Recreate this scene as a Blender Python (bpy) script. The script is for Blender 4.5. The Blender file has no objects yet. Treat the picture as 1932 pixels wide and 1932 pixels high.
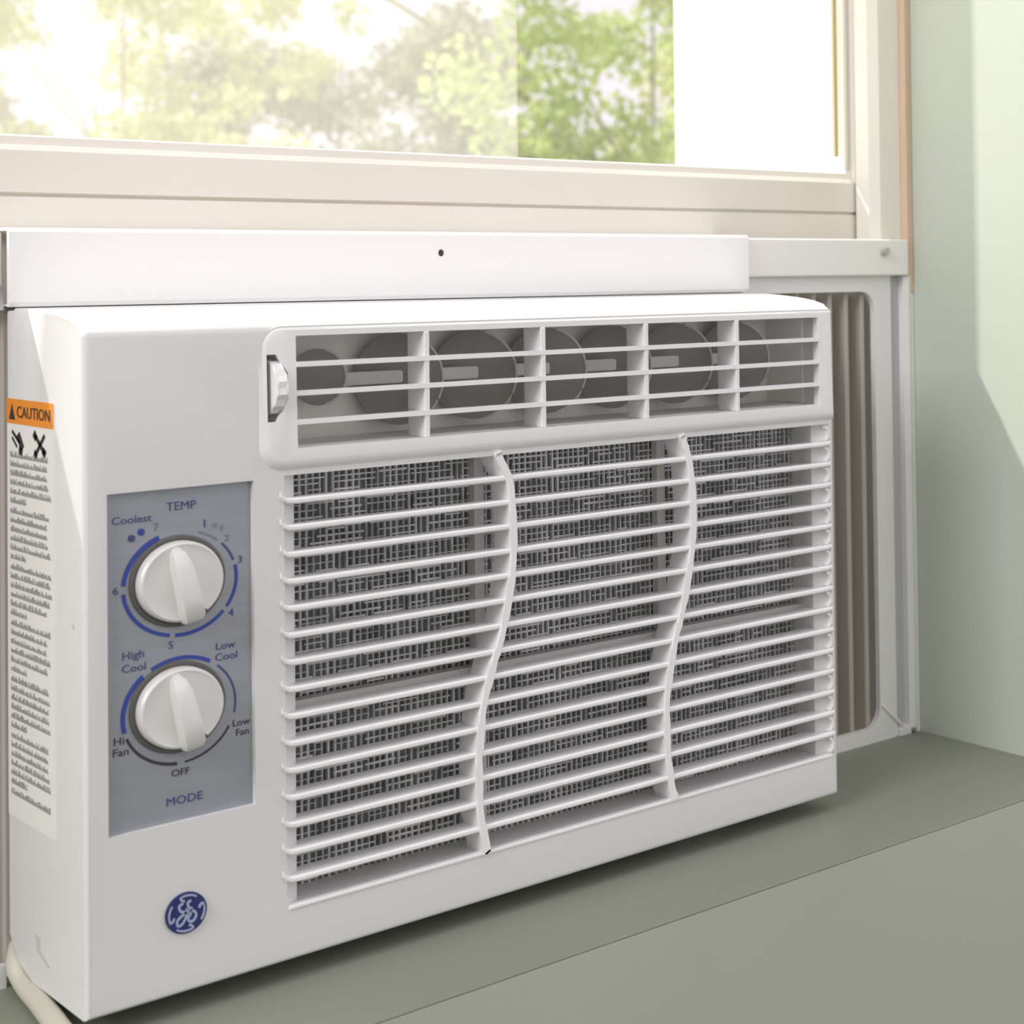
import bpy, bmesh, math, random
from mathutils import Matrix, Vector
random.seed(7)
PI = math.pi
scene = bpy.context.scene
COL = scene.collection

# ------------------------------------------------------------------ camera
cam_data = bpy.data.cameras.new('camera')
cam_data.sensor_width = 36.0
cam_data.lens = 59.54
cam_data.shift_y = -0.26592
cam_data.clip_start = 0.01
cam_data.clip_end = 500
cam_data.dof.use_dof = True
cam_data.dof.focus_distance = 0.86
cam_data.dof.aperture_fstop = 14
cam = bpy.data.objects.new('camera', cam_data)
COL.objects.link(cam)
R_ = Vector((0.77769474, -0.62855012, -0.01075341))
U_ = Vector((-0.00524354, -0.02359103, 0.99970794))
F_ = Vector((0.62862023, 0.77741122, 0.02164244))
m = Matrix.Identity(4)
for i in range(3):
    m[i][0] = R_[i]; m[i][1] = U_[i]; m[i][2] = -F_[i]
m[0][3], m[1][3], m[2][3] = -0.30222, -0.65650, 0.30425
cam.matrix_world = m
scene.camera = cam

# ------------------------------------------------------------------ sky, sun, exposure
world = bpy.data.worlds.new('sky')
scene.world = world
world.use_nodes = True
bg = world.node_tree.nodes['Background']
bg.inputs['Color'].default_value = (0.955, 0.90, 0.965, 1)
bg.inputs['Strength'].default_value = 1.0

sun_data = bpy.data.lights.new('sun', 'SUN')
sun_data.energy = 6.0
sun_data.angle = 0.02
sun_data.color = (1.0, 0.955, 0.88)
sun = bpy.data.objects.new('sun', sun_data)
COL.objects.link(sun)
SUN_DIR = Vector((0.55, -1.0, -1.79)).normalized()
sun.rotation_euler = SUN_DIR.to_track_quat('-Z', 'Y').to_euler()
sun.location = (-2, 4, 6)

# fill light added high on the left, with no known window behind it
wl_data = bpy.data.lights.new('left_fill_light', 'AREA')
wl_data.shape = 'RECTANGLE'; wl_data.size = 1.1; wl_data.size_y = 0.9
wl_data.energy = 39.0
wl_data.color = (1.0, 0.985, 0.97)
wl = bpy.data.objects.new('left_fill_light', wl_data)
COL.objects.link(wl)
wl.location = (-2.1, -0.40, 1.50)
wl.rotation_euler = (Vector((0.3, 0.0, 0.2)) - Vector(wl.location)).to_track_quat('-Z', 'Y').to_euler()

scene.view_settings.view_transform = 'Standard'
scene.view_settings.look = 'None'
scene.view_settings.exposure = 0.07
scene.view_settings.gamma = 1.0
scene.view_settings.use_curve_mapping = False

# ------------------------------------------------------------------ materials
def mat(name, col, rough=0.5, metal=0.0, noise=0.0, nscale=30.0, bump=0.0, spec=0.5, stretch=None):
    mt = bpy.data.materials.new(name)
    mt.use_nodes = True
    nt = mt.node_tree
    b = nt.nodes['Principled BSDF']
    b.inputs['Base Color'].default_value = (*col, 1)
    b.inputs['Roughness'].default_value = rough
    b.inputs['Metallic'].default_value = metal
    b.inputs['Specular IOR Level'].default_value = spec
    if noise > 0 or bump > 0:
        tc = nt.nodes.new('ShaderNodeTexCoord')
        nz = nt.nodes.new('ShaderNodeTexNoise')
        nz.inputs['Scale'].default_value = nscale
        nz.inputs['Detail'].default_value = 4
        if stretch:
            mp = nt.nodes.new('ShaderNodeMapping')
            mp.inputs['Scale'].default_value = stretch
            nt.links.new(tc.outputs['Object'], mp.inputs['Vector'])
            nt.links.new(mp.outputs['Vector'], nz.inputs['Vector'])
        else:
            nt.links.new(tc.outputs['Object'], nz.inputs['Vector'])
        if noise > 0:
            rp = nt.nodes.new('ShaderNodeValToRGB')
            rp.color_ramp.elements[0].position = 0.3
            rp.color_ramp.elements[1].position = 0.7
            rp.color_ramp.elements[0].color = (*[c * (1 - noise) for c in col], 1)
            rp.color_ramp.elements[1].color = (*[min(1, c * (1 + noise)) for c in col], 1)
            nt.links.new(nz.outputs['Fac'], rp.inputs['Fac'])
            nt.links.new(rp.outputs['Color'], b.inputs['Base Color'])
        if bump > 0:
            bp = nt.nodes.new('ShaderNodeBump')
            bp.inputs['Strength'].default_value = bump
            bp.inputs['Distance'].default_value = 0.001
            nt.links.new(nz.outputs['Fac'], bp.inputs['Height'])
            nt.links.new(bp.outputs['Normal'], b.inputs['Normal'])
    return mt

def glass_mat(name, veil, gloss=0.05, tint=(1, 1, 1)):
    mt = bpy.data.materials.new(name)
    mt.use_nodes = True
    nt = mt.node_tree
    nt.nodes.clear()
    out = nt.nodes.new('ShaderNodeOutputMaterial')
    tr = nt.nodes.new('ShaderNodeBsdfTransparent'); tr.inputs['Color'].default_value = (*tint, 1)
    gl = nt.nodes.new('ShaderNodeBsdfGlossy'); gl.inputs['Roughness'].default_value = 0.02
    mx = nt.nodes.new('ShaderNodeMixShader'); mx.inputs[0].default_value = gloss
    nt.links.new(tr.outputs[0], mx.inputs[1]); nt.links.new(gl.outputs[0], mx.inputs[2])
    last = mx
    if veil > 0:
        tl = nt.nodes.new('ShaderNodeBsdfTranslucent'); tl.inputs['Color'].default_value = (0.95, 0.93, 0.9, 1)
        m2 = nt.nodes.new('ShaderNodeMixShader'); m2.inputs[0].default_value = veil
        nt.links.new(mx.outputs[0], m2.inputs[1]); nt.links.new(tl.outputs[0], m2.inputs[2])
        last = m2
    nt.links.new(last.outputs[0], out.inputs['Surface'])
    return mt

def leaf_mat(name, c1, c2, trans=0.5, nscale=2.5):
    mt = bpy.data.materials.new(name)
    mt.use_nodes = True
    nt = mt.node_tree
    nt.nodes.clear()
    out = nt.nodes.new('ShaderNodeOutputMaterial')
    tc = nt.nodes.new('ShaderNodeTexCoord')
    nz = nt.nodes.new('ShaderNodeTexNoise'); nz.inputs['Scale'].default_value = nscale
    nz.inputs['Detail'].default_value = 6
    rp = nt.nodes.new('ShaderNodeValToRGB')
    rp.color_ramp.elements[0].position = 0.35; rp.color_ramp.elements[1].position = 0.65
    rp.color_ramp.elements[0].color = (*c1, 1); rp.color_ramp.elements[1].color = (*c2, 1)
    df = nt.nodes.new('ShaderNodeBsdfDiffuse'); tl = nt.nodes.new('ShaderNodeBsdfTranslucent')
    mx = nt.nodes.new('ShaderNodeMixShader'); mx.inputs[0].default_value = trans
    nt.links.new(tc.outputs['Object'], nz.inputs['Vector'])
    nt.links.new(nz.outputs['Fac'], rp.inputs['Fac'])
    nt.links.new(rp.outputs['Color'], df.inputs['Color'])
    nt.links.new(rp.outputs['Color'], tl.inputs['Color'])
    nt.links.new(df.outputs[0], mx.inputs[1]); nt.links.new(tl.outputs[0], mx.inputs[2])
    nt.links.new(mx.outputs[0], out.inputs['Surface'])
    return mt

M = {
    'white': mat('white_plastic', (0.75, 0.75, 0.748), 0.38, bump=0.03, nscale=900),
    'plate': mat('plate_plastic_lit', (0.87, 0.87, 0.865), 0.38),  # bezel plastic lightened to imitate light caught by the tilted plate
    'slat': mat('white_slat_plastic', (0.90, 0.90, 0.905), 0.4),
    'cabinet': mat('cabinet_steel', (0.78, 0.76, 0.71), 0.45),
    'bracket': mat('white_enamel', (0.93, 0.92, 0.93), 0.35),
    'cavity': mat('vent_cavity_grey', (0.90, 0.89, 0.87), 0.6),
    'vane': mat('vane_grey', (0.27, 0.265, 0.25), 0.5),
    'vane_rim': mat('vane_rim', (0.62, 0.61, 0.59), 0.4),
    'rod': mat('vane_rod', (0.72, 0.71, 0.69), 0.5),
    'panel': mat('silver_panel', (0.33, 0.35, 0.385), 0.42, 0.25, noise=0.04, nscale=40, stretch=(1, 1, 6)),
    'knob': mat('knob_silver', (0.76, 0.76, 0.74), 0.35, 0.1),
    'dark': mat('dark_gap', (0.035, 0.035, 0.032), 0.6),
    'groove': mat('knob_groove_shade', (0.11, 0.11, 0.105), 0.5),  # dark colour in place of the shade round the knob
    'blue': mat('print_blue', (0.035, 0.065, 0.34), 0.5),
    'navy': mat('print_navy', (0.06, 0.07, 0.22), 0.5),
    'black': mat('print_black', (0.04, 0.04, 0.045), 0.5),
    'faint': mat('print_faint', (0.20, 0.21, 0.27), 0.5),
    'emblem': mat('emblem_blue', (0.025, 0.03, 0.15), 0.35),
    'emblem_light': mat('emblem_silver', (0.36, 0.42, 0.58), 0.4),
    'paper': mat('label_paper', (0.86, 0.85, 0.83), 0.6),
    'orange': mat('label_orange', (0.86, 0.30, 0.04), 0.6),
    'printgrey': mat('label_print', (0.36, 0.35, 0.34), 0.7),
    'filter_back': mat('coil_dark', (0.17, 0.172, 0.178), 0.6, noise=0.45, nscale=160, stretch=(1, 1, 0.25)),
    'filter': mat('filter_mesh', (0.62, 0.615, 0.63), 0.6, noise=0.3, nscale=60),
    'filter_frame': mat('filter_frame', (0.62, 0.61, 0.61), 0.5),
    'pleat': mat('pleated_vinyl', (0.46, 0.42, 0.38), 0.55),
    'frame': mat('curtain_frame', (0.84, 0.835, 0.84), 0.45),
    'channel': mat('channel_shade_grey', (0.50, 0.50, 0.52), 0.5),  # grey imitates the shade inside the recess
    'flange': mat('flange_enamel', (0.94, 0.915, 0.90), 0.45),
    'sash': mat('sash_paint', (0.86, 0.81, 0.74), 0.45, noise=0.02, nscale=8),
    'jamb': mat('jamb_paint', (0.91, 0.88, 0.82), 0.5, noise=0.02, nscale=8),
    'bead': mat('olive_bead', (0.50, 0.44, 0.26), 0.5),
    'bead_white': mat('white_bead', (0.92, 0.90, 0.80), 0.45),
    'tan': mat('bare_wood_edge', (0.70, 0.52, 0.38), 0.6, noise=0.12, nscale=25, stretch=(1, 1, 0.1)),
    'green': mat('green_wall_paint', (0.545, 0.595, 0.52), 0.6, noise=0.03, nscale=5, bump=0.06),
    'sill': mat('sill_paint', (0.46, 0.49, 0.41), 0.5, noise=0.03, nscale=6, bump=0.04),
    'sill_shaded': mat('sill_paint_shaded', (0.265, 0.285, 0.23), 0.5, noise=0.03, nscale=6, bump=0.04),  # the sill paint again, darkened in place of shade
    'lowwall': mat('lower_wall_paint', (0.50, 0.52, 0.44), 0.6, noise=0.03, nscale=5, bump=0.06),
    'cord': mat('cord_vinyl', (0.66, 0.64, 0.55), 0.45),
    'screw': mat('screw_steel', (0.62, 0.61, 0.57), 0.3, 0.6),
    'extwhite': mat('exterior_white', (0.93, 0.90, 0.94), 0.6),
    'room': mat('room_paint', (0.50, 0.52, 0.47), 0.6),
    'floor': mat('wood_floor', (0.08, 0.07, 0.06), 0.5, noise=0.2, nscale=6, stretch=(8, 1, 1)),
    'lawn': mat('lawn', (0.42, 0.50, 0.22), 0.9, noise=0.25, nscale=3),
    'bark': mat('bark', (0.36, 0.31, 0.27), 0.85, noise=0.2, nscale=12),
    'glass': glass_mat('window_glass', 0.02, 0.04),
    'haze': glass_mat('hazy_glass', 0.11, 0.04),
}

# ------------------------------------------------------------------ mesh helpers
def new_obj(name, mesh, material=None, parent=None, smooth=False, angle=None):
    o = bpy.data.objects.new(name, mesh)
    COL.objects.link(o)
    if material is not None:
        mesh.materials.clear()
        mesh.materials.append(material)
    if parent is not None:
        o.parent = parent
        o.matrix_parent_inverse = Matrix.Translation(-parent_loc(parent))
    if smooth:
        for p in mesh.polygons:
            p.use_smooth = True
        if angle:
            try:
                mesh.set_sharp_from_angle(angle=math.radians(angle))
            except Exception:
                pass
    return o

def parent_loc(p):
    v = Vector(p.location)
    q = p.parent
    while q is not None:
        q = q.parent
    return v if p.type == 'EMPTY' else Vector((0, 0, 0)) + root_loc(p)

def root_loc(p):
    return Vector((0, 0, 0))

def obj(name, bm, material, parent=None, smooth=False, angle=35, kind=None):
    me = bpy.data.meshes.new(name)
    bmesh.ops.recalc_face_normals(bm, faces=bm.faces)
    bm.to_mesh(me); bm.free()
    o = new_obj(name, me, material, parent, smooth, angle)
    if kind:
        o['kind'] = kind
    return o

def tag(o, label=None, cat=None, group=None, kind=None):
    if label: o['label'] = label
    if cat: o['category'] = cat
    if group: o['group'] = group
    if kind: o['kind'] = kind
    return o

def empty(name, loc):
    o = bpy.data.objects.new(name, None)
    o.empty_display_size = 0.05
    o.location = loc
    COL.objects.link(o)
    return o

def box(bm, x0, x1, y0, y1, z0, z1, bev=0.0, seg=2):
    vs = [bm.verts.new(c) for c in ((x0, y0, z0), (x1, y0, z0), (x1, y1, z0), (x0, y1, z0),
                                    (x0, y0, z1), (x1, y0, z1), (x1, y1, z1), (x0, y1, z1))]
    fs = []
    for f in ((0, 3, 2, 1), (4, 5, 6, 7), (0, 1, 5, 4), (1, 2, 6, 5), (2, 3, 7, 6), (3, 0, 4, 7)):
        fs.append(bm.faces.new([vs[i] for i in f]))
    if bev > 0:
        es = list({e for f in fs for e in f.edges})
        bmesh.ops.bevel(bm, geom=es, offset=bev, segments=seg, affect='EDGES', profile=0.5)
    return vs

def B(*a, bev=0.0, seg=2):
    bm = bmesh.new(); box(bm, *a, bev=bev, seg=seg); return bm

def prism(bm, pts, axis, a0, a1):
    """extrude polygon pts along axis ('x': pts are (y,z); 'y': (x,z); 'z': (x,y))"""
    def P(p, a):
        if axis == 'x': return (a, p[0], p[1])
        if axis == 'y': return (p[0], a, p[1])
        return (p[0], p[1], a)
    v0 = [bm.verts.new(P(p, a0)) for p in pts]
    v1 = [bm.verts.new(P(p, a1)) for p in pts]
    n = len(pts)
    fs = [bm.faces.new(v0), bm.faces.new(v1[::-1])]
    for i in range(n):
        j = (i + 1) % n
        fs.append(bm.faces.new((v0[j], v0[i], v1[i], v1[j])))
    return fs

def PR(pts, axis, a0, a1, bev=0.0, seg=2):
    bm = bmesh.new(); prism(bm, pts, axis, a0, a1)
    if bev: bmesh.ops.bevel(bm, geom=list(bm.edges), offset=bev, segments=seg, affect='EDGES', profile=0.5)
    return bm

def rrect(x0, x1, z0, z1, r, n=6, corners=(1, 1, 1, 1)):
    """rounded rectangle; corners = bl, br, tr, tl"""
    pts = []
    for (cx, cz, a, on) in ((x0 + r, z0 + r, PI, corners[0]), (x1 - r, z0 + r, 1.5 * PI, corners[1]),
                            (x1 - r, z1 - r, 0, corners[2]), (x0 + r, z1 - r, 0.5 * PI, corners[3])):
        if on:
            for k in range(n + 1):
                t = a + 0.5 * PI * k / n
                pts.append((cx + r * math.cos(t), cz + r * math.sin(t)))
        else:
            pts.append((cx + r * math.copysign(1, math.cos(a + PI / 4)), cz + r * math.copysign(1, math.sin(a + PI / 4))))
    return pts

def ellipse(cx, cz, rx, rz, n=48):
    return [(cx + rx * math.cos(2 * PI * k / n), cz + rz * math.sin(2 * PI * k / n)) for k in range(n)]

def ribbon(bm, pts, widths, y, t=0.0004, closed=False):
    """flat printed stroke in the plane y, thickness t, along pts (x,z)"""
    n = len(pts)
    L = []; Rr = []
    for i, p in enumerate(pts):
        a = pts[max(0, i - 1)]; b = pts[min(n - 1, i + 1)]
        d = Vector((b[0] - a[0], b[1] - a[1]))
        if d.length < 1e-9: d = Vector((1, 0))
        d.normalize(); nrm = Vector((-d[1], d[0]))
        w = widths[i] if isinstance(widths, (list, tuple)) else widths
        L.append((p[0] + nrm[0] * w / 2, p[1] + nrm[1] * w / 2)); Rr.append((p[0] - nrm[0] * w / 2, p[1] - nrm[1] * w / 2))
    lf = [bm.verts.new((a, y - t, b)) for a, b in L]; rf = [bm.verts.new((a, y - t, b)) for a, b in Rr]
    lb = [bm.verts.new((a, y, b)) for a, b in L]; rb = [bm.verts.new((a, y, b)) for a, b in Rr]
    for i in range(n - 1):
        bm.faces.new((lf[i], rf[i], rf[i + 1], lf[i + 1]))
        bm.faces.new((lb[i + 1], rb[i + 1], rb[i], lb[i]))
        bm.faces.new((lf[i + 1], lb[i + 1], lb[i], lf[i]))
        bm.faces.new((rf[i], rb[i], rb[i + 1], rf[i + 1]))
    bm.faces.new((lf[0], lb[0], rb[0], rf[0])); bm.faces.new((rf[-1], rb[-1], lb[-1], lf[-1]))

def tube(bm, pts, rad, n=10, sq=1.0):
    rings = []
    for i, p in enumerate(pts):
        p = Vector(p)
        a = Vector(pts[max(0, i - 1)]); b = Vector(pts[min(len(pts) - 1, i + 1)])
        d = (b - a).normalized()
        up = Vector((0, 0, 1)) if abs(d.z) < 0.9 else Vector((1, 0, 0))
        s = d.cross(up).normalized(); t = s.cross(d).normalized()
        r = rad[i] if isinstance(rad, (list, tuple)) else rad
        rings.append([bm.verts.new(p + s * (r * math.cos(2 * PI * k / n)) + t * (r * sq * math.sin(2 * PI * k / n))) for k in range(n)])
    for i in range(len(rings) - 1):
        for k in range(n):
            bm.faces.new((rings[i][k], rings[i][(k + 1) % n], rings[i + 1][(k + 1) % n], rings[i + 1][k]))
    bm.faces.new(rings[0][::-1]); bm.faces.new(rings[-1])

def spline(ctrl, n=8):
    """Catmull-Rom through ctrl points"""
    out = []
    P = [Vector(c) for c in ctrl]
    P = [P[0] * 2 - P[1]] + P + [P[-1] * 2 - P[-2]]
    for i in range(1, len(P) - 2):
        for k in range(n):
            t = k / n
            out.append(0.5 * ((2 * P[i]) + (P[i + 1] - P[i - 1]) * t + (2 * P[i - 1] - 5 * P[i] + 4 * P[i + 1] - P[i + 2]) * t * t
                              + (3 * P[i] - P[i - 1] - 3 * P[i + 1] + P[i + 2]) * t ** 3))
    out.append(P[-2])
    return [tuple(v) for v in out]

def cut(target, cutters):
    """boolean difference, applied; the cutters are removed"""
    cs = []
    for bm in cutters:
        me = bpy.data.meshes.new('cut')
        bmesh.ops.recalc_face_normals(bm, faces=bm.faces)
        bm.to_mesh(me); bm.free()
        c = bpy.data.objects.new('cut', me); COL.objects.link(c); cs.append(c)
        md = target.modifiers.new('b', 'BOOLEAN'); md.operation = 'DIFFERENCE'; md.solver = 'EXACT'; md.object = c
    dg = bpy.context.evaluated_depsgraph_get()
    me = bpy.data.meshes.new_from_object(target.evaluated_get(dg))
    old = target.data
    mats = [mm for mm in old.materials]
    target.modifiers.clear()
    me.name = old.name
    target.data = me
    me.materials.clear()
    for mm in mats[:1]: me.materials.append(mm)
    for p in me.polygons: p.material_index = 0
    for c in cs:
        bpy.data.objects.remove(c)

def text_mesh(s, size, material, parent, center, plane='front', name='lettering', sx=1.0, bold=0.0, y=0.0, rot=0.0):
    cu = bpy.data.curves.new('t', 'FONT')
    cu.body = s; cu.size = size; cu.align_x = 'CENTER'; cu.align_y = 'CENTER'
    cu.extrude = 0.00015; cu.offset = bold; cu.resolution_u = 3
    t = bpy.data.objects.new('t', cu); COL.objects.link(t)
    dg = bpy.context.evaluated_depsgraph_get()
    me = bpy.data.meshes.new_from_object(t.evaluated_get(dg))
    bpy.data.objects.remove(t); bpy.data.curves.remove(cu)
    if plane == 'front':
        mtx = Matrix(((sx, 0, 0, center[0]), (0, 0, -1, y), (0, 1, 0, center[1]), (0, 0, 0, 1)))
        mtx = mtx @ Matrix.Rotation(rot, 4, 'Z')
    else:  # left side plane x = y; text reads along -y
        mtx = Matrix(((0, 0, -1, y), (-sx, 0, 0, center[0]), (0, 1, 0, center[1]), (0, 0, 0, 1)))
    me.transform(mtx)
    me.name = name
    return new_obj(name, me, material, parent)

# ================================================================== SETTING
ZS = -0.010          # sill height
XW = 0.646           # plane of the right reveal wall
XL = -1.250          # plane of the left reveal wall (an added second window stands left of the first)
XM = -0.178          # right face of the mullion between the two windows
YF = -0.0565         # room face of the window wall
YW = 0.080           # window plane
ZT = 1.40            # head of the window

# room face of the window wall, below and around the opening, with its thickness
o = obj('wall_front', B(-2.2, 3.0, YF, 0.30, -0.95, ZS - 0.0012), M['sill']); tag(o, kind='structure')
bm = bmesh.new()                       # the same wall beside and above the opening
box(bm, -2.2, XL, YF, 0.30, ZS, 5.5); box(bm, XW, 3.0, YF, 0.30, ZS, 5.5); box(bm, XL, XW, YF, 0.30, ZT, 5.5)
o = obj('wall_front', bm, M['green']); tag(o, kind='structure')
o = obj('trim_1', B(XL, XW, YF, 0.15, ZS - 0.0012, ZS, bev=0.0004), M['sill_shaded']); tag(o, kind='structure')  # thin layer added to carry the shade-darkened sill colour
o = obj('floor', B(-2.3, 3.1, -3.2, 0.30, -1.0, -0.95), M['floor']); tag(o, kind='structure')
# the rest of the room, behind and beside the camera
o = obj('wall_left', B(-2.5, -2.4, -3.2, YF, -0.95, 1.0), M['room']); tag(o, kind='structure')
o = obj('wall_back', B(-2.5, 1.3, -3.3, -3.2, -0.95, 2.0), M['room']); tag(o, kind='structure')




# ------------------------------------------------------------------ window
win = empty('window_1', (0.235, 0.12, ZS)); tag(win, kind='structure')
def wpart(name, bm, mt, smooth=False): return obj(name, bm, M[mt], win, smooth)
# side jambs: stepped profile in (x, y), extruded upwards
def jamb(sgn):
    f = lambda d: XW - d if sgn > 0 else XM + d
    pts = [(f(0.0), 0.082), (f(0.0), 0.30), (f(0.008), 0.30), (f(0.010), 0.150), (f(0.022), 0.150), (f(0.022), 0.124),
           (f(0.016), 0.124), (f(0.016), 0.098), (f(0.034), 0.098), (f(0.034), 0.087), (f(0.028), 0.082)]
    return PR(pts, 'z', ZS, ZT)
wpart('jamb', jamb(1), 'jamb'); wpart('jamb', jamb(-1), 'jamb')
wpart('head_jamb', B(XM, XW, 0.082, 0.30, ZT - 0.03, ZT), 'jamb')
# bare edge strip between jamb and wall paint
wpart('edge_strip', B(XW - 0.0065, XW - 0.0002, 0.0765, 0.082, 0.29, ZT, bev=0.0008), 'tan')
wpart('edge_strip', B(XW - 0.0035, XW - 0.0002, 0.0768, 0.082, ZS, 0.29, bev=0.0008), 'jamb')
wpart('edge_strip', B(XM + 0.0002, XM + 0.0065, 0.0765, 0.082, ZS, ZT, bev=0.0008), 'tan')
# lower sash, raised and resting on the air conditioner
SX0, SX1 = -0.161, 0.629
sash_rail = [(0.1, 0.2935), (0.1, 0.3437), (0.1022, 0.3444), (0.1022, 0.3452), (0.0996, 0.3460), (0.0996, 0.3655), (0.1015, 0.3680), (0.1035, 0.3685), (0.1045, 0.3725), (0.108, 0.3735), (0.118, 0.3735), (0.124, 0.370), (0.124, 0.2935)]
wpart('bottom_rail', PR(sash_rail, 'x', SX0, SX1), 'sash')
def stile(sgn):
    f = lambda d: SX1 - d if sgn > 0 else SX0 + d
    return PR([(f(0), 0.0996), (f(0), 0.124), (f(0.020), 0.124), (f(0.022), 0.110), (f(0.0205), 0.104), (f(0.0165), 0.102), (f(0.0155), 0.0996)], 'z', 0.366, 1.00)
wpart('stile', stile(1), 'sash'); wpart('stile', stile(-1), 'sash')
wpart('top_rail', B(SX0, SX1, 0.1, 0.124, 0.965, 1.00, bev=0.002), 'sash')
wpart('glazing_bead', B(0.6010, 0.6040, 0.1065, 0.1085, 0.384, 0.97), 'bead')
wpart('glazing_bead', B(0.6048, 0.6085, 0.1015, 0.1045, 0.376, 0.97, bev=0.0006), 'bead_white')
wpart('glass_pane', B(SX0 + 0.018, SX1 - 0.018, 0.1095, 0.1115, 0.370, 0.97), 'glass')
# upper sash behind
wpart('upper_sash_rail', B(SX0, SX1, 0.126, 0.146, 0.93, 0.96, bev=0.002), 'sash')
wpart('upper_sash_stile', B(SX0, SX0 + 0.02, 0.126, 0.146, 0.96, ZT - 0.03), 'sash')
wpart('upper_sash_stile', B(SX1 - 0.02, SX1, 0.126, 0.146, 0.96, ZT - 0.03), 'sash')
wpart('upper_glass_pane', B(SX0 + 0.02, SX1 - 0.02, 0.135, 0.137, 0.96, ZT - 0.03), 'glass')
# notch and lift groove on the rail end, screw
wpart('rail_notch', PR([(0.6255, 0.3370), (0.6285, 0.3365), (0.6292, 0.3480), (0.6262, 0.3470)], 'y', 0.0993, 0.1002), 'bead')
# exterior white reveal of the house wall, sunlit
wpart('exterior_reveal', PR([(0.6235, 0.150), (0.6235, 0.1685), (0.646, 0.1685), (0.646, 0.150)], 'z', 0.30, ZT), 'extwhite')
wpart('exterior_sill', B(XM, XW, 0.15, 0.36, ZS, 0.012), 'extwhite')
# second, hazy storm pane slid over the left part
wpart('storm_pane', B(XM + 0.012, 0.3665, 0.1635, 0.1655, 0.02, ZT - 0.04), 'haze')

# mullion and closed second window to the left, unseen, added to bring in light
win2 = empty('window_2', (-0.72, 0.12, ZS)); tag(win2, kind='structure')
XR2 = XM - 0.034
obj('mullion', B(XR2, XM, 0.078, 0.30, ZS, ZT, bev=0.002), M['jamb'], win2)
obj('jamb', B(XL, XL + 0.03, 0.082, 0.30, ZS, ZT, bev=0.002), M['jamb'], win2)
obj('head_jamb', B(XL, XR2, 0.082, 0.30, ZT - 0.03, ZT), M['jamb'], win2)
obj('bottom_rail', B(XL + 0.03, XR2, 0.10, 0.124, ZS, 0.035, bev=0.002), M['sash'], win2)
obj('stile', B(XL + 0.03, XL + 0.052, 0.10, 0.124, 0.035, 0.70, bev=0.002), M['sash'], win2)
obj('stile', B(XR2 - 0.022, XR2, 0.10, 0.124, 0.035, 0.70, bev=0.002), M['sash'], win2)
obj('meeting_rail', B(XL + 0.03, XR2, 0.10, 0.146, 0.70, 0.73, bev=0.002), M['sash'], win2)
obj('glass_pane', B(XL + 0.05, XR2 - 0.02, 0.110, 0.112, 0.03, 0.71), M['glass'], win2)
obj('upper_glass_pane', B(XL + 0.03, XR2, 0.134, 0.136, 0.72, ZT - 0.03), M['glass'], win2)

# ================================================================== AIR CONDITIONER
W, H = 0.470, 0.2833
ac = empty('air_conditioner', (0.235, 0.04, ZS))
tag(ac, 'white window air conditioner with slatted front grille and two silver control knobs', 'air conditioner')
def P(name, bm, mt, parent=None, smooth=False, angle=35, kind=None, label=None):
    oo = obj(name, bm, M[mt], parent or ac, smooth, angle, kind)
    if label: oo['label'] = label
    return oo

# ---- bezel: one moulded front shell
bm = bmesh.new()
prof = [(0, 0), (0.054, 0), (0.068, 0.004), (0.0785, 0.0136), (0.0785, 0.2925), (0.066, 0.2924), (0.050, 0.2918), (0.036, 0.2908), (0.024, 0.2896), (0.014, 0.2880), (0.006, 0.2858), (0, H)]
prism(bm, prof, 'x', 0, W)
es = [e for e in bm.edges if (abs(e.verts[0].co.y) < 1e-6 and abs(e.verts[1].co.y) < 1e-6)
      or all(v.co.z > 0.28 for v in e.verts) and abs(e.verts[0].co.x - e.verts[1].co.x) < 1e-6]
bmesh.ops.bevel(bm, geom=es, offset=0.0030, segments=4, affect='EDGES', profile=0.5)
bezel = P('bezel', bm, 'white')
GX0, GX1, GZ0, GZ1 = 0.1045, 0.4565, 0.0240, 0.2160
grille_cut = PR([(0.0958, -0.02), (0.0958, 0.0004), (GX0, 0.006), (GX0, 0.030), (GX1, 0.030), (GX1, 0.006), (0.4655, 0.0004), (0.4655, -0.02)], 'z', GZ0, GZ1)
LX0, LX1, LZ0, LZ1 = 0.1020, 0.4562, 0.2280, 0.2785
louver_cut = B(LX0 - 0.002, LX1 + 0.002, -0.02, 0.064, LZ0 - 0.002, LZ1 + 0.002)
thumb_cut = PR([(0.0868, 0.2405), (0.0915, 0.2405), (0.0975, 0.250), (0.0975, 0.262), (0.0915, 0.2705), (0.0868, 0.2705)], 'y', -0.02, 0.022)
panel_cut = B(0.0103, 0.0801, -0.02, 0.0042, 0.0730, 0.2152)
cut(bezel, [grille_cut, louver_cut, thumb_cut, panel_cut])
for p in bezel.data.polygons: p.use_smooth = True
bezel.data.set_sharp_from_angle(angle=math.radians(28))

# ---- steel cabinet running through the window, its feet on the sill
P('cabinet', B(0.004, W - 0.004, 0.0785, 0.40, 0.0136, 0.2915, bev=0.002), 'cabinet')
for fx in (0.06, 0.38):
    P('foot', B(fx, fx + 0.04, 0.10, 0.30, ZS, 0.0136), 'cabinet')

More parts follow.
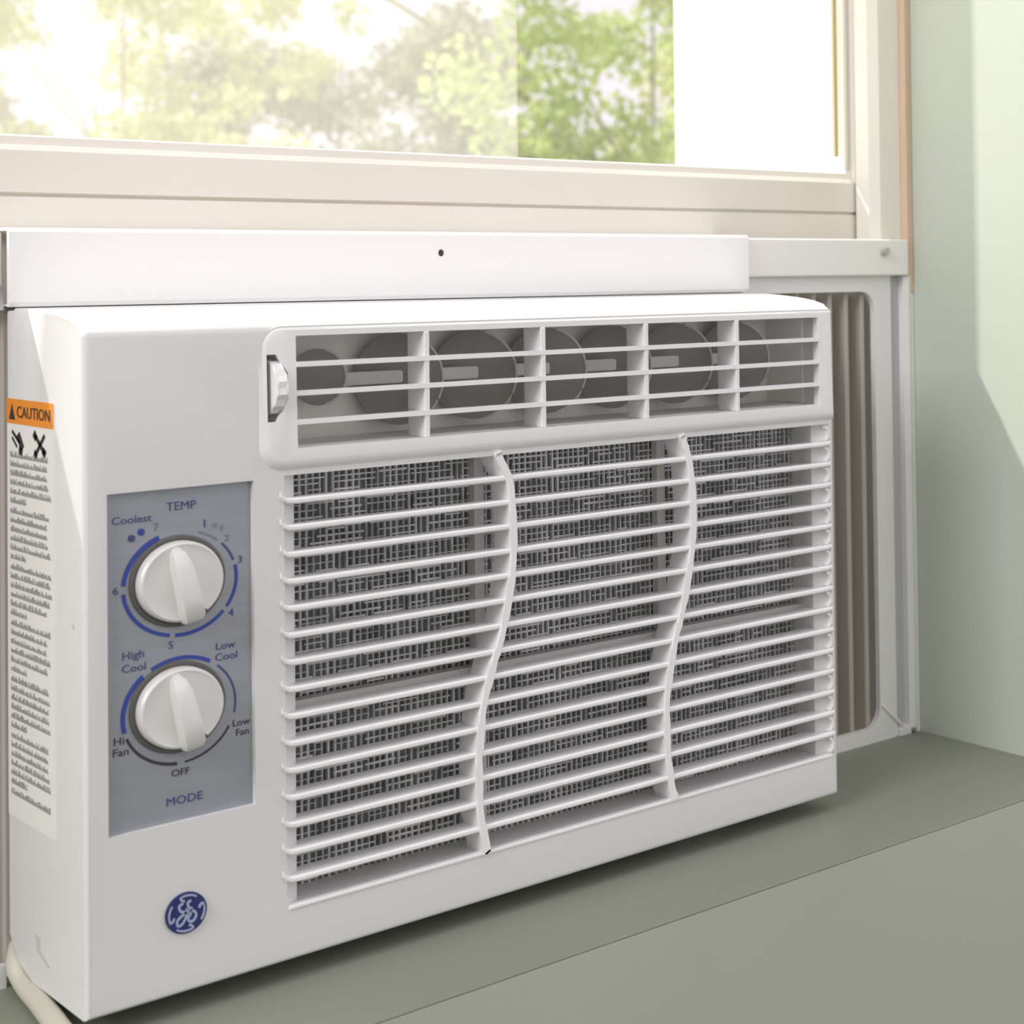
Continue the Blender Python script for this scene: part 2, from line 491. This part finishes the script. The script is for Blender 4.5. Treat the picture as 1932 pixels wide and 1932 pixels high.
# ---- proud plate carrying the air outlet, leaning back a little
bm = bmesh.new()
rings = []
for (ins, y) in ((0, 0.003), (0, 0.0), (0.0012, -0.0011), (0.0028, -0.0019), (0.0046, -0.0023)):
    pts = rrect(0.0832 + ins, 0.4685 - ins * 0.3, 0.2185 + ins, 0.2830 - ins * 0.4, 0.0115 - ins, 8, (1, 0, 0, 1))
    rings.append([bm.verts.new((px, y + (0.0 if y > -0.0005 else (pz - 0.2185) / 0.063 * 0.0016), pz)) for px, pz in pts])
for ra, rb in zip(rings, rings[1:]):
    for k in range(len(ra)):
        bm.faces.new((ra[k], ra[(k + 1) % len(ra)], rb[(k + 1) % len(ra)], rb[k]))
bm.faces.new(rings[0][::-1]); bm.faces.new(rings[-1])
plate = P('outlet_plate', bm, 'plate')
cut(plate, [B(LX0, LX1, -0.03, 0.03, LZ0, LZ1), PR([(0.0868, 0.2405), (0.0915, 0.2405), (0.0975, 0.250), (0.0975, 0.262), (0.0915, 0.2705), (0.0868, 0.2705)], 'y', -0.03, 0.03)])
for p in plate.data.polygons: p.use_smooth = True
plate.data.set_sharp_from_angle(angle=math.radians(28))
# grey cavity liner: five sides
bm = bmesh.new()
t = 0.0015
box(bm, LX0 - 0.0018, LX1 + 0.0018, 0.040, 0.0435, LZ0 - 0.0018, LZ1 + 0.0018)
box(bm, LX0 - 0.0018, LX1 + 0.0018, 0.012, 0.040, LZ0 - 0.0018, LZ0 - 0.0002)
box(bm, LX0 - 0.0018, LX1 + 0.0018, 0.004, 0.040, LZ1 + 0.0002, LZ1 + 0.0018)
box(bm, LX0 - 0.0018, LX0 - 0.0002, 0.004, 0.040, LZ0, LZ1)
box(bm, LX1 + 0.0002, LX1 + 0.0018, 0.012, 0.040, LZ0, LZ1)
P('vent_cavity', bm, 'cavity')
# horizontal louvers and upright dividers
for i in range(3):
    z = 0.2657 - 0.0130 * i
    P('louver', PR([(-0.0015, z - 0.0012), (-0.0015, z + 0.0012), (0.012, z + 0.0002), (0.012, z - 0.0016)], 'x', LX0, LX1), 'slat')
for x in (0.1748, 0.2474, 0.3188, 0.3882):
    P('outlet_divider', B(x - 0.0016, x + 0.0016, -0.0012, 0.013, LZ0, LZ1, bev=0.0006), 'slat')
# round directing vanes behind the louvers, on a link rod
for k, xr in enumerate((0.128, 0.1745, 0.2215, 0.2690, 0.3165, 0.3640, 0.4110)):
    zc = 0.2545 if k else 0.2575
    rv = 0.0225 if k else 0.0135
    bm = bmesh.new()
    n = 36
    ring = [(rv * math.cos(2 * PI * i / n), max(-0.0255, min(0.0235, rv * 1.0 * math.sin(2 * PI * i / n)))) for i in range(n)]
    prism(bm, ring, 'y', -0.0005, 0.0005)
    mt4 = Matrix.Translation((xr + 0.0035, 0.0275, zc)) @ Matrix.Rotation(math.radians(-22), 4, 'Z')
    bmesh.ops.transform(bm, matrix=mt4, verts=bm.verts)
    v = P('air_vane', bm, 'vane')
    bm = bmesh.new()
    rim = [(rv * math.cos(a), -0.0005, max(-0.0255, min(0.0235, rv * math.sin(a)))) for a in [(-75 + 150 * i / 24) * PI / 180 for i in range(25)]]
    tube(bm, rim, 0.0007, 6)
    bmesh.ops.transform(bm, matrix=mt4, verts=bm.verts)
    obj('vane_rim', bm, M['vane_rim'], v)
P('vane_rod', B(0.136, 0.44, 0.0262, 0.0290, 0.2525, 0.2590, bev=0.001), 'rod')
# thumbwheel
bm = bmesh.new()
n = 28
wpts = []
for i in range(n):
    a = 2 * PI * i / n
    rr = 0.0145 if i % 2 else 0.0137
    wpts.append((0.0075 + rr * math.cos(a), 0.2557 + rr * 0.9 * math.sin(a)))
prism(bm, wpts, 'x', 0.0890, 0.0945)
bmesh.ops.bevel(bm, geom=[e for e in bm.edges if abs(e.verts[0].co.x - e.verts[1].co.x) < 1e-6], offset=0.0006, segments=1, affect='EDGES')
P('thumbwheel', bm, 'slat')
P('wheel_slot', B(0.0866, 0.0977, 0.0185, 0.0215, 0.240, 0.271), 'dark')

# ---- intake grille: filter behind fifteen slats, two wavy uprights
bm = bmesh.new(); box(bm, GX0 - 0.001, GX1 + 0.001, 0.0230, 0.0298, GZ0, GZ1)
flt = P('air_filter', bm, 'filter_back')
bm = bmesh.new()
nx, nz = 96, 62
for i in range(nx):
    x = GX0 + (GX1 - GX0) * (i + 0.5) / nx + random.uniform(-.0004, .0004)
    w = random.choice((0.0005, 0.0008, 0.0011))
    box(bm, x - w / 2, x + w / 2, 0.0213, 0.0229, GZ0, GZ1)
for j in range(nz):
    z = GZ0 + (GZ1 - GZ0) * (j + 0.5) / nz + random.uniform(-.0003, .0003)
    x = GX0
    while x < GX1:            # broken strands, as the mesh sags and clogs unevenly
        l = random.uniform(0.006, 0.03)
        w = random.choice((0.0004, 0.0007, 0.0010))
        zz = z + random.uniform(-.0005, .0005)
        box(bm, x, min(x + l, GX1), 0.0209, 0.0213, zz - w / 2, zz + w / 2)
        x += l + random.uniform(0.001, 0.009)
o = obj('filter_mesh', bm, M['filter'], flt); o['kind'] = 'stuff'
for x in (0.219, 0.345):
    obj('filter_bar', B(x - 0.003, x + 0.003, 0.0165, 0.0209, GZ0, GZ1), M['filter_frame'], flt)
obj('filter_bar', B(GX0, GX1, 0.0150, 0.0209, 0.1022, 0.1105), M['filter_frame'], flt)
slat_me = None
for i in range(15):
    z = 0.2044 - 0.01203 * i
    bm = bmesh.new()
    path = [(0.0935, 0.0034), (0.0950, 0.0014), (0.0972, 0.0003), (0.1005, 0.0), (0.4560, 0.0), (0.4600, 0.0), (0.4655, 0.0004)]
    rows = []
    for (x, dz) in path:
        rows.append([bm.verts.new((x, y, dz + q)) for (y, q) in ((-0.0012, -0.0006), (-0.0012, 0.0006), (-0.0004, 0.0014), (0.0115, 0.0006), (0.0115, -0.0010), (-0.0004, -0.0014))])
    for a, b in zip(rows, rows[1:]):
        for k in range(6):
            bm.faces.new((a[k], a[(k + 1) % 6], b[(k + 1) % 6], b[k]))
    bm.faces.new(rows[0][::-1]); bm.faces.new(rows[-1])
    if slat_me is None:
        so = P('grille_slat', bm, 'slat'); slat_me = so.data
    else:
        bm.free()
        so = new_obj('grille_slat', slat_me, None, ac)
    so.location.z += z
w1 = [(0.2172, 0.2178), (0.2190, 0.2136), (0.2249, 0.2022), (0.2264, 0.1811), (0.2263, 0.1627), (0.2230, 0.1449), (0.2185, 0.1272), (0.2125, 0.1127), (0.2069, 0.0955), (0.2044, 0.0779), (0.2034, 0.0653), (0.2042, 0.0447), (0.2076, 0.0265), (0.2083, 0.024)]
w2 = [(0.3443, 0.2178), (0.3458, 0.2134), (0.3504, 0.2002), (0.3520, 0.1771), (0.3510, 0.1572), (0.3481, 0.1432), (0.3430, 0.1239), (0.3370, 0.1077), (0.3324, 0.0886), (0.3302, 0.0721), (0.3308, 0.0496), (0.3334, 0.0322), (0.3362, 0.024)]
for wv in (w1, w2):
    bm = bmesh.new()
    pts = [(q[0], q[1]) for q in spline([(a, b, 0) for a, b in wv], 4)]
    ribbon(bm, pts, 0.0044, 0.0120, t=0.0137)
    bmesh.ops.bevel(bm, geom=[e for e in bm.edges if all(v.co.y < 0 for v in e.verts)], offset=0.0006, segments=1, affect='EDGES')
    P('wavy_upright', bm, 'slat')
P('grille_lip', B(0.0965, 0.4645, -0.0007, 0.0030, 0.0228, 0.0246, bev=0.0005), 'slat')
# little round pips at the right ends of the slats
pip_me = None
for i in range(16):
    z = 0.2104 - 0.01203 * i
    if pip_me is None:
        bm = bmesh.new()
        a = [(0.4605 + 0.0040 * math.cos(t * PI / 180), 0.0040 * math.sin(t * PI / 180)) for t in range(-75, 76, 10)]
        ribbon(bm, a, 0.0010, 0.0040, t=0.0050)
        so = P('slat_end_ridge', bm, 'slat'); pip_me = so.data
    else:
        so = new_obj('slat_end_ridge', pip_me, None, ac)
    so.location.z += z

# ---- control panel
pan = P('control_panel', B(0.0103, 0.0801, 0.0026, 0.0042, 0.0730, 0.2152), 'panel', label='silver-grey control panel with blue dial markings')
YP = 0.0026
def arc(c, rx, rz, a0, a1, w0, w1, mt):
    bm = bmesh.new()
    n = max(6, int(abs(a1 - a0) / 4))
    pts = []; ws = []
    for i in range(n + 1):
        a = math.radians(a0 + (a1 - a0) * i / n)
        pts.append((c[0] + rx * math.cos(a), c[1] + rz * math.sin(a))); ws.append(w0 + (w1 - w0) * i / n)
    ribbon(bm, pts, ws, YP, t=0.0002)
    obj('dial_mark', bm, M[mt], pan)
PDX, PDZ = 0.0013, -0.0008     # the panel face lies a little behind the bezel face
c1, c2 = (0.0443 + PDX, 0.1748 + PDZ), (0.0436 + PDX, 0.1205 + PDZ)
for a0, a1, wa, wb, mt in ((112.4, 175.5, .0022, .0021, 'blue'), (184.2, 258.3, .0018, .0016, 'blue'), (263.7, 319.2, .0016, .0015, 'blue'),
                           (-35.2, 12.8, .0015, .0016, 'blue'), (18.9, 42.7, .0012, .0009, 'navy'), (49.1, 71.7, .0009, .0008, 'faint')):
    arc(c1, 0.0270, 0.0221, a0, a1, wa, wb, mt)
for a0, a1, wa, wb, mt in ((130.4, 193.9, .0021, .0021, 'blue'), (120.5, 57.4, .0014, .0018, 'blue'), (47.4, -13.5, .0009, .0009, 'navy'),
                           (-28.4, -85.7, .0010, .0009, 'black'), (-93.6, -159.5, .0014, .0012, 'black')):
    arc(c2, 0.0268, 0.0224, a0, a1, wa, wb, mt)
for s, size, mt, c, sx in (('TEMP', .0052, 'navy', (0.0447, 0.2078), 1.15), ('Coolest', .0046, 'navy', (0.0214, 0.2041), 1.25),
                       ('7', .0046, 'faint', (0.0326, 0.1998), 1.2), ('1', .0050, 'navy', (0.0559, 0.1990), 1.2), ('o', .0040, 'faint', (0.0607, 0.1982), 1.2), ('F', .0036, 'faint', (0.0643, 0.1962), 1.2),
                       ('2', .0042, 'faint', (0.0667, 0.1917), 1.2), ('3', .0046, 'navy', (0.0732, 0.1816), 1.2), ('4', .0046, 'navy', (0.0686, 0.1588), 1.2),
                       ('5', .0046, 'navy', (0.0393, 0.1488), 1.2), ('6', .0046, 'navy', (0.0138, 0.1749), 1.2),
                       ('High', .0047, 'navy', (0.0218, 0.1472), 1.2), ('Cool', .0047, 'navy', (0.0221, 0.1418), 1.2),
                       ('Low', .0045, 'navy', (0.0656, 0.1450), 1.25), ('Cool', .0045, 'navy', (0.0661, 0.1402), 1.25),
                       ('Low', .0042, 'black', (0.0732, 0.1103), 1.2), ('Fan', .0042, 'black', (0.0738, 0.1060), 1.2),
                       ('Hi', .0047, 'black', (0.0150, 0.1122), 1.2), ('Fan', .0047, 'black', (0.0158, 0.1075), 1.2),
                       ('OFF', .0042, 'black', (0.0435, 0.0941), 1.2), ('MODE', .0050, 'navy', (0.0453, 0.0823), 1.25)):
    text_mesh(s, size, M[mt], pan, (c[0] + PDX, c[1] + PDZ), sx=sx, y=YP - 0.0001, bold=0.0)
for c, mt in (((0.0226, 0.1955), 'navy'), ((0.0270, 0.1977), 'blue')):      # snowflake pips
    bm = bmesh.new()
    for k in range(3):
        a = k * PI / 3 + 0.3
        d = (0.0017 * math.cos(a), 0.0015 * math.sin(a))
        ribbon(bm, [(c[0] - d[0], c[1] - d[1]), (c[0] + d[0], c[1] + d[1])], 0.0011, YP - 0.0001 * k, t=0.0002)
    obj('snowflake_mark', bm, M[mt], pan)

# ---- knobs
def knob(cx, cz, lab):
    sq = 0.856
    def loft(secs, n=56):
        bm = bmesh.new()
        rings = []
        for (r, y) in secs:
            rings.append([bm.verts.new((cx + r * math.cos(2 * PI * k / n), y, cz + sq * r * math.sin(2 * PI * k / n))) for k in range(n)])
        for a, b in zip(rings, rings[1:]):
            for k in range(n):
                bm.faces.new((a[k], a[(k + 1) % n], b[(k + 1) % n], b[k]))
        bm.faces.new(rings[0][::-1]); bm.faces.new(rings[-1])
        return bm
    kb = P('knob', loft([(0.0202, 0.0026), (0.0202, -0.0010), (0.0197, -0.0022), (0.0188, -0.0027), (0.0178, -0.0024), (0.0100, -0.0028), (0.001, -0.0030)]), 'knob', smooth=True, angle=40, label=lab)
    # raised dark ring, coloured for the shade in the gap round the base
    obj('groove_shade_ring', loft([(0.0228, 0.0025), (0.0228, 0.0018), (0.0222, 0.0014), (0.0212, 0.0014), (0.0203, 0.0020)]), M['groove'], kb, True)
    # raised grip bar, pointing a little right of straight down
    bm = bmesh.new()
    ax = Vector((0.20, -0.98)).normalized(); nx_ = Vector((-ax[1], ax[0]))
    secs = [(-0.0178, 0.0014, -0.0028), (-0.0150, 0.0030, -0.0060), (-0.0080, 0.0042, -0.0082), (0.0080, 0.0046, -0.0090), (0.0165, 0.0046, -0.0086), (0.0200, 0.0040, -0.0064), (0.0213, 0.0026, -0.0030)]
    rows = []
    for (s, hw, y) in secs:
        row = []
        for (k, yy) in ((-1.15, -0.0015), (-1, y * 0.92), (-0.6, y), (0.6, y), (1, y * 0.92), (1.15, -0.0015)):
            px = ax * s + nx_ * (hw * k)
            row.append(bm.verts.new((cx + px[0], yy, cz + sq * px[1])))
        rows.append(row)
    for a, b in zip(rows, rows[1:]):
        for k in range(6):
            bm.faces.new((a[k], a[(k + 1) % 6], b[(k + 1) % 6], b[k]))
    bm.faces.new(rows[0][::-1]); bm.faces.new(rows[-1])
    obj('grip', bm, M['knob'], kb, True, 40)
    # small pointer notch
    e = ax * 0.0172 + nx_ * 0.0068
    obj('pointer_dot', PR(ellipse(cx + e[0], cz + sq * e[1], 0.0010, 0.0009, 12), 'y', -0.0031, -0.0020), M['dark'], kb)
knob(0.0440, 0.1752, 'upper silver-white temperature knob')
knob(0.0437, 0.1215, 'lower silver-white mode knob')

# ---- round blue emblem
emb = P('emblem', PR(ellipse(0.0453, 0.0344, 0.0097, 0.0086, 40), 'y', -0.0012, 0.0002), 'emblem', label='round blue emblem with entwined pale monogram')
YE = -0.0012
EX = lambda u, v: (0.0453 + 0.0097 * u, 0.0344 + 0.0086 * v)
SK = [0]
def stroke(ctrl, w, name='monogram'):
    SK[0] += 1
    bm = bmesh.new()
    pts = [EX(a, b) for a, b, _ in spline([(u, v, 0) for u, v in ctrl], 5)]
    ribbon(bm, pts, w, YE, t=0.0002 + 0.00003 * SK[0])
    obj(name, bm, M['emblem_light'], emb)
stroke([(-.16, .52), (-.36, .42), (-.30, .16), (-.08, .04), (-.02, -.16), (-.24, -.50), (-.44, -.52), (-.46, -.28), (-.26, -.10), (-.05, .02), (.02, .22)], .0011)
stroke([(.22, .56), (.06, .50), (.10, .26), (.26, .14), (.08, .02), (.20, -.10), (.06, -.26), (.16, -.46), (.36, -.42), (.46, -.18), (.34, .02), (.16, .04)], .0011)
for q in range(4):                                        # four curling flicks in the rim
    a0 = math.radians(112 + 90 * q)
    stroke([(0.86 * math.cos(a0 - d), 0.86 * math.sin(a0 - d)) for d in (0, .25, .5, .75, 1.0)], .0008, 'rim_flick')
    stroke([(0.86 * math.cos(a0), 0.86 * math.sin(a0)), (0.70 * math.cos(a0 - .05), 0.70 * math.sin(a0 - .05)), (0.62 * math.cos(a0 - .22), 0.62 * math.sin(a0 - .22))], .0010, 'rim_flick')

# ---- caution label on the left side (plane x = 0)
lab = P('caution_label', B(-0.0004, 0.0, 0.0286, 0.0783, 0.0672, 0.2520), 'paper', label='white caution label with orange heading on the left side')
obj('label_heading', B(-0.0006, -0.0004, 0.0286, 0.0783, 0.2412, 0.2522), M['orange'], lab)
text_mesh('CAUTION', 0.0072, M['black'], lab, (0.0488, 0.2464), plane='side', y=-0.0007, sx=1.10, name='heading_lettering')
obj('warning_triangle', PR([(0.0752, 0.2430), (0.0688, 0.2430), (0.0720, 0.2498)], 'x', -0.0008, -0.0006), M['black'], lab)
bm = bmesh.new()
def lbar(bm, ya, za, yb, zb, w):
    d = Vector((yb - ya, zb - za)); n_ = Vector((-d[1], d[0])).normalized() * w / 2
    prism(bm, [(ya + n_[0], za + n_[1]), (yb + n_[0], zb + n_[1]), (yb - n_[0], zb - n_[1]), (ya - n_[0], za - n_[1])], 'x', -0.0006, -0.0004)
lbar(bm, 0.0475, 0.2375, 0.0375, 0.2300, 0.0022); lbar(bm, 0.0375, 0.2380, 0.0470, 0.2290, 0.0020)
lbar(bm, 0.0490, 0.2385, 0.0462, 0.2360, 0.0034); lbar(bm, 0.0395, 0.2315, 0.0365, 0.2295, 0.0034); lbar(bm, 0.0485, 0.2300, 0.0455, 0.2285, 0.003)
obj('tools_pictogram', bm, M['black'], lab)
bm = bmesh.new()
lbar(bm, 0.0725, 0.2378, 0.0640, 0.2330, 0.0016); lbar(bm, 0.0660, 0.2368, 0.0610, 0.2305, 0.0040); lbar(bm, 0.0650, 0.2300, 0.0612, 0.2290, 0.0034)
lbar(bm, 0.0725, 0.2350, 0.0670, 0.2310, 0.0012)
obj('hand_pictogram', bm, M['black'], lab)
bm = bmesh.new()                                          # unreadable fine print: rows of tiny word blocks
rl = random.Random(5)
z = 0.2262
row = 0
while z > 0.0735:
    full = not (row % 6 == 5)
    yend = 0.031 + rl.uniform(0, 0.006) if full else 0.058
    y = 0.0745
    while y > yend:
        wl = rl.uniform(0.0016, 0.0040)
        k = y
        while k > y - wl and k > yend:                    # letters as small upright ticks over a base line
            h = rl.choice((0.0015, 0.0020, 0.0027))
            prism(bm, [(k, z), (k - 0.0006, z), (k - 0.0006, z + h), (k, z + h)], 'x', -0.0006, -0.0004)
            prism(bm, [(k, z + 0.0004 * rl.randint(0, 3)), (k - 0.0011, z), (k - 0.0011, z + 0.0006), (k, z + 0.0006 + 0.0004)], 'x', -0.00055, -0.0004)
            k -= 0.0009
        y -= wl + 0.0009
    z -= 0.00405 if full else 0.0046
    row += 1
o = obj('fine_print', bm, M['printgrey'], lab); o['kind'] = 'stuff'

# moulded notch and pip on the side
bm = bmesh.new()
prism(bm, [(0.0500, 0.0222), (0.0455, 0.0215), (0.0455, 0.0170), (0.0360, 0.0125), (0.0372, 0.0112), (0.0490, 0.0150)], 'x', -0.0003, 0.001)
P('side_notch', bm, 'filter_frame')
P('side_pip', PR([(0.0105 + 0.0011 * math.cos(a), 0.1605 + 0.0011 * math.sin(a)) for a in [2 * PI * k / 10 for k in range(10)]], 'x', -0.0003, 0.001), 'filter_frame')

# ---- mounting rail across the top
bm = bmesh.new()
prism(bm, [(0.0700, 0.2930), (0.0692, 0.2950), (0.0692, 0.3265), (0.0705, 0.3285), (0.0990, 0.3290), (0.0990, 0.3275), (0.0715, 0.3270), (0.0715, 0.2930)], 'x', -0.0030, 0.4735)
rail = P('mounting_rail', bm, 'bracket', label='bright white mounting rail along the top')
obj('screw_hole', PR(ellipse(0.2357, 0.3172, 0.0016, 0.0018, 16), 'y', 0.0688, 0.0700), M['dark'], rail)
P('rail_gasket', B(0.0, W, 0.0715, 0.0785, 0.2915, 0.2935), 'dark')

# ---- power cord leaving under the left side and dropping over the sill edge
bm = bmesh.new()
cp = spline([(0.016, 0.100, 0.0075), (0.0085, 0.086, 0.0065), (0.0012, 0.074, 0.0015), (0.0006, 0.063, -0.0040), (-0.0012, 0.044, -0.0050), (-0.0048, 0.019, -0.0050), (-0.009, -0.010, -0.0050), (-0.013, -0.045, -0.0047), (-0.014, -0.058, -0.008), (-0.014, -0.0625, -0.03), (-0.013, -0.063, -0.12), (-0.010, -0.064, -0.60)], 8)
tube(bm, cp, 0.0049, 14)
cord = obj('power_cord', bm, M['cord'], None, True, 60)
tag(cord, 'off-white power cord coming out under the lower left corner of the air conditioner', 'power cord')

# ================================================================== SIDE CURTAINS (accordion panels)
def curtain(sgn, lab):
    c = 0.235
    f = lambda x: c + sgn * (x - c)
    root = empty('side_curtain', (f(0.55), 0.084, ZS))
    tag(root, lab, 'side panel', 'accordion side panels of the air conditioner')
    def CP(name, bm, mt, **k): return obj(name, bm, M[mt], root, **k)
    def mir(bm):
        for v in bm.verts: v.co.x = f(v.co.x)
        if sgn < 0: bmesh.ops.reverse_faces(bm, faces=bm.faces)
        return bm
    X0, X1, Z0, Z1 = 0.4665, 0.6060, -0.0035, 0.2915
    # pleated sheet: zigzag in plan, given thickness
    bm = bmesh.new()
    xs = []
    for k in range(9, -2, -1):
        xr = 0.5992 - 0.0163 * k
        for dx, y in ((-0.0086, 0.1020), (-0.0038, 0.1010), (-0.0024, 0.0840), (-0.0012, 0.0832), (0.0010, 0.0832), (0.0022, 0.0842), (0.0038, 0.1008)):
            if X0 <= xr + dx <= 0.619: xs.append((xr + dx, y))
    back = [(x, y + 0.0012) for x, y in reversed(xs)]
    prism(bm, xs + back, 'z', Z0 - 0.002, Z1 + 0.002)
    CP('pleated_sheet', mir(bm), 'pleat')
    # frame with a rounded opening: outer block minus rounded cutter
    fr = CP('curtain_frame', mir(B(0.4715, 0.6235, 0.0790, 0.0825, ZS, 0.3035)), 'frame')
    cut(fr, [mir(PR(rrect(X0 - 0.05, X1, 0.0000, Z1, 0.013, corners=(0, 1, 1, 0)), 'y', 0.07, 0.09))])
    # recessed channel and outer lip at the jamb
    CP('side_channel', mir(B(0.6235, 0.6345, 0.0812, 0.0819, ZS, 0.3035)), 'channel')
    CP('outer_lip', mir(PR([(0.6345, 0.0772), (0.6390, 0.0757), (0.6440, 0.0770), (0.6440, 0.0818), (0.6345, 0.0818)], 'z', ZS + 0.004, 0.3015)), 'frame')
    # mitred corner ridge at the bottom
    bm = bmesh.new()
    tube(bm, [(0.6070, 0.0785, 0.0140), (0.6330, 0.0770, -0.0075)], 0.0009, 6)
    CP('corner_ridge', mir(bm), 'bracket')
    CP('bottom_channel', mir(B(0.6235, 0.6360, 0.0765, 0.0830, ZS, -0.004, bev=0.0008)), 'frame')
    # flat flange reaching over the top, with its screw
    CP('top_flange', mir(B(0.4738, 0.6380, 0.0745, 0.0785, 0.3020, 0.3265, bev=0.0012)), 'flange')
    bm = PR(ellipse(0.6113, 0.3185, 0.0036, 0.0032, 18), 'y', 0.0715, 0.0745, bev=0.0006, seg=1)
    CP('screw_head', mir(bm), 'screw')
    return root
curtain(1, 'pleated accordion panel in white frame between air conditioner and green wall')
curtain(-1, 'narrow sliver of accordion side panel at the left edge, behind the caution label')

# ================================================================== OUTDOORS
CX, CY, CZ = -0.302, -0.656, 0.304
def polar(px, D, py=None):
    a = 0.67997 + math.atan((px - 966) / 3195)
    x, y = CX + D * math.sin(a), CY + D * math.cos(a)
    if py is None: return x, y
    return x, y, CZ + D * math.tan(math.atan((452 - py) / 3195) + 0.0216)
GZ = -1.3
o = obj('ground', B(-40, 60, 0.45, 70, GZ - 0.1, GZ), M['lawn']); tag(o, kind='structure')

def leaves(name, blobs, count, size, material, parent, seed):
    rng = random.Random(seed)
    vs = []; fs = []
    tot = sum(b[3] * b[4] * b[5] for b in blobs)
    for (bx, by, bz, rx, ry, rz) in blobs:
        n = max(20, int(count * (rx * ry * rz) / tot))
        for _ in range(n):
            u = Vector((rng.gauss(0, 1), rng.gauss(0, 1), rng.gauss(0, 1))).normalized() * (rng.random() ** 0.45)
            c = Vector((bx + u.x * rx, by + u.y * ry, bz + u.z * rz))
            d = Vector((rng.gauss(0, 1), rng.gauss(0, 1), rng.gauss(0, 1) - 0.4)).normalized()
            s = d.cross(Vector((rng.gauss(0, 1), rng.gauss(0, 1), rng.gauss(0, 1)))).normalized()
            nn = d.cross(s)
            L = size * rng.uniform(0.6, 1.4); wd = L * rng.uniform(0.28, 0.42)
            k = len(vs)
            vs += [c - d * L / 2, c - s * wd + nn * wd * 0.25, c + d * L / 2, c + s * wd + nn * wd * 0.25]
            fs += [(k, k + 1, k + 2), (k, k + 2, k + 3)]
    me = bpy.data.meshes.new(name)
    me.from_pydata([tuple(v) for v in vs], [], fs)
    o = new_obj(name, me, material, parent); o['kind'] = 'stuff'
    return o

def tree(name, label, cat, base, blobs, count, size, lm, seed, trunk_r=0.06, branches=(), group=None, nb=3):
    root = empty(name, (base[0], base[1], GZ))
    tag(root, label, cat, group)
    rng = random.Random(seed)
    bl = [(base[0] + a, base[1] + b, c, r1, r2, r3) for a, b, c, r1, r2, r3 in blobs]
    top = max(b[2] for b in bl)
    bm = bmesh.new()
    pts = spline([(base[0], base[1], GZ - 0.02), (base[0] + rng.uniform(-.06, .06), base[1], (GZ + top) * 0.45), (base[0] + rng.uniform(-.1, .1), base[1], top)], 6)
    tube(bm, pts, [trunk_r * (1 - 0.75 * i / (len(pts) - 1)) for i in range(len(pts))], 8)
    obj('trunk', bm, M['bark'], root, True)
    for b in bl[:nb]:
        s = pts[int(len(pts) * 0.55)]
        bm = bmesh.new()
        q = spline([s, ((s[0] + b[0]) / 2 + rng.uniform(-.08, .08), (s[1] + b[1]) / 2, (s[2] + b[2]) / 2 - 0.05), b[:3]], 5)
        tube(bm, q, [trunk_r * 0.42 * (1 - 0.8 * i / (len(q) - 1)) for i in range(len(q))], 6)
        obj('branch', bm, M['bark'], root, True)
    for br in branches:
        bm = bmesh.new()
        q = spline(br, 6)
        tube(bm, q, [0.020 * (1 - 0.5 * i / (len(q) - 1)) for i in range(len(q))], 8)
        obj('branch', bm, M['bark'], root, True)
    leaves('foliage', bl, count, size, lm, root, seed)
    return root

LM1 = leaf_mat('leaf_yellow_green', (0.50, 0.54, 0.24), (0.74, 0.74, 0.46))
LM2 = leaf_mat('leaf_grey_green', (0.32, 0.34, 0.23), (0.46, 0.47, 0.33))
LM3 = leaf_mat('leaf_fresh_green', (0.46, 0.54, 0.22), (0.72, 0.78, 0.42))
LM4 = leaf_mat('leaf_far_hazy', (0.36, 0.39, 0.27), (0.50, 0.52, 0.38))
GRP = 'trees and shrubs beyond the window'
rg = random.Random(3)
def cluster(n, sx, sy, z0, z1, r0, r1):
    return [(rg.uniform(-sx, sx), rg.uniform(-sy, sy), rg.uniform(z0, z1), *(lambda r: (r, r, r * rg.uniform(.6, .9)))(rg.uniform(r0, r1))) for _ in range(n)]
bx, by = polar(1235, 7.0)
tree('leafy_tree', 'dense fresh green tree on the right behind the clear part of the glass', 'tree', (bx, by),
     cluster(80, 0.95, 0.12, 0.30, 1.9, 0.12, 0.23), 15000, 0.042, LM3, 11, 0.02, group=GRP, nb=3,
     branches=[[polar(1000, 6.8, 190), polar(900, 6.7, 110), polar(850, 6.6, 80), polar(790, 6.5, 30), polar(700, 6.4, -25)]])
bx, by = polar(230, 8.0)
tree('leafy_tree', 'sparse pale yellow-green tree on the left with white sky between its leaves', 'tree', (bx, by),
     cluster(75, 1.25, 0.25, 0.7, 2.3, 0.08, 0.19), 8500, 0.045, LM1, 12, 0.016, group=GRP, nb=4)
bx, by = polar(640, 11.0)
tree('leafy_bush', 'rounded grey-green bush standing beneath the slanting bare branch', 'bush', (bx, by),
     cluster(44, 1.1, 0.3, 0.3, 1.70, 0.14, 0.30), 9000, 0.06, LM2, 13, 0.04, group=GRP, nb=2)
bx, by = polar(900, 9.3)
tree('leafy_bush', 'grey-green bush showing behind the right end of the slanting branch', 'bush', (bx, by),
     cluster(34, 0.5, 0.25, 0.3, 1.65, 0.13, 0.28), 7000, 0.055, LM2, 14, 0.04, group=GRP, nb=2)
bx, by = polar(200, 14.0)
tree('leafy_bush', 'low hazy shrub along the bottom of the glass at far left', 'bush', (bx, by),
     cluster(50, 2.2, 0.4, 0.2, 1.75, 0.16, 0.34), 9000, 0.085, LM4, 15, 0.05, group=GRP, nb=2)
bx, by = polar(1420, 9.5)
tree('leafy_bush', 'pale shrub filling in beside the white outside reveal', 'bush', (bx, by),
     cluster(30, 0.8, 0.3, 0.3, 2.1, 0.18, 0.34), 7000, 0.06, LM1, 16, 0.05, group=GRP, nb=2)
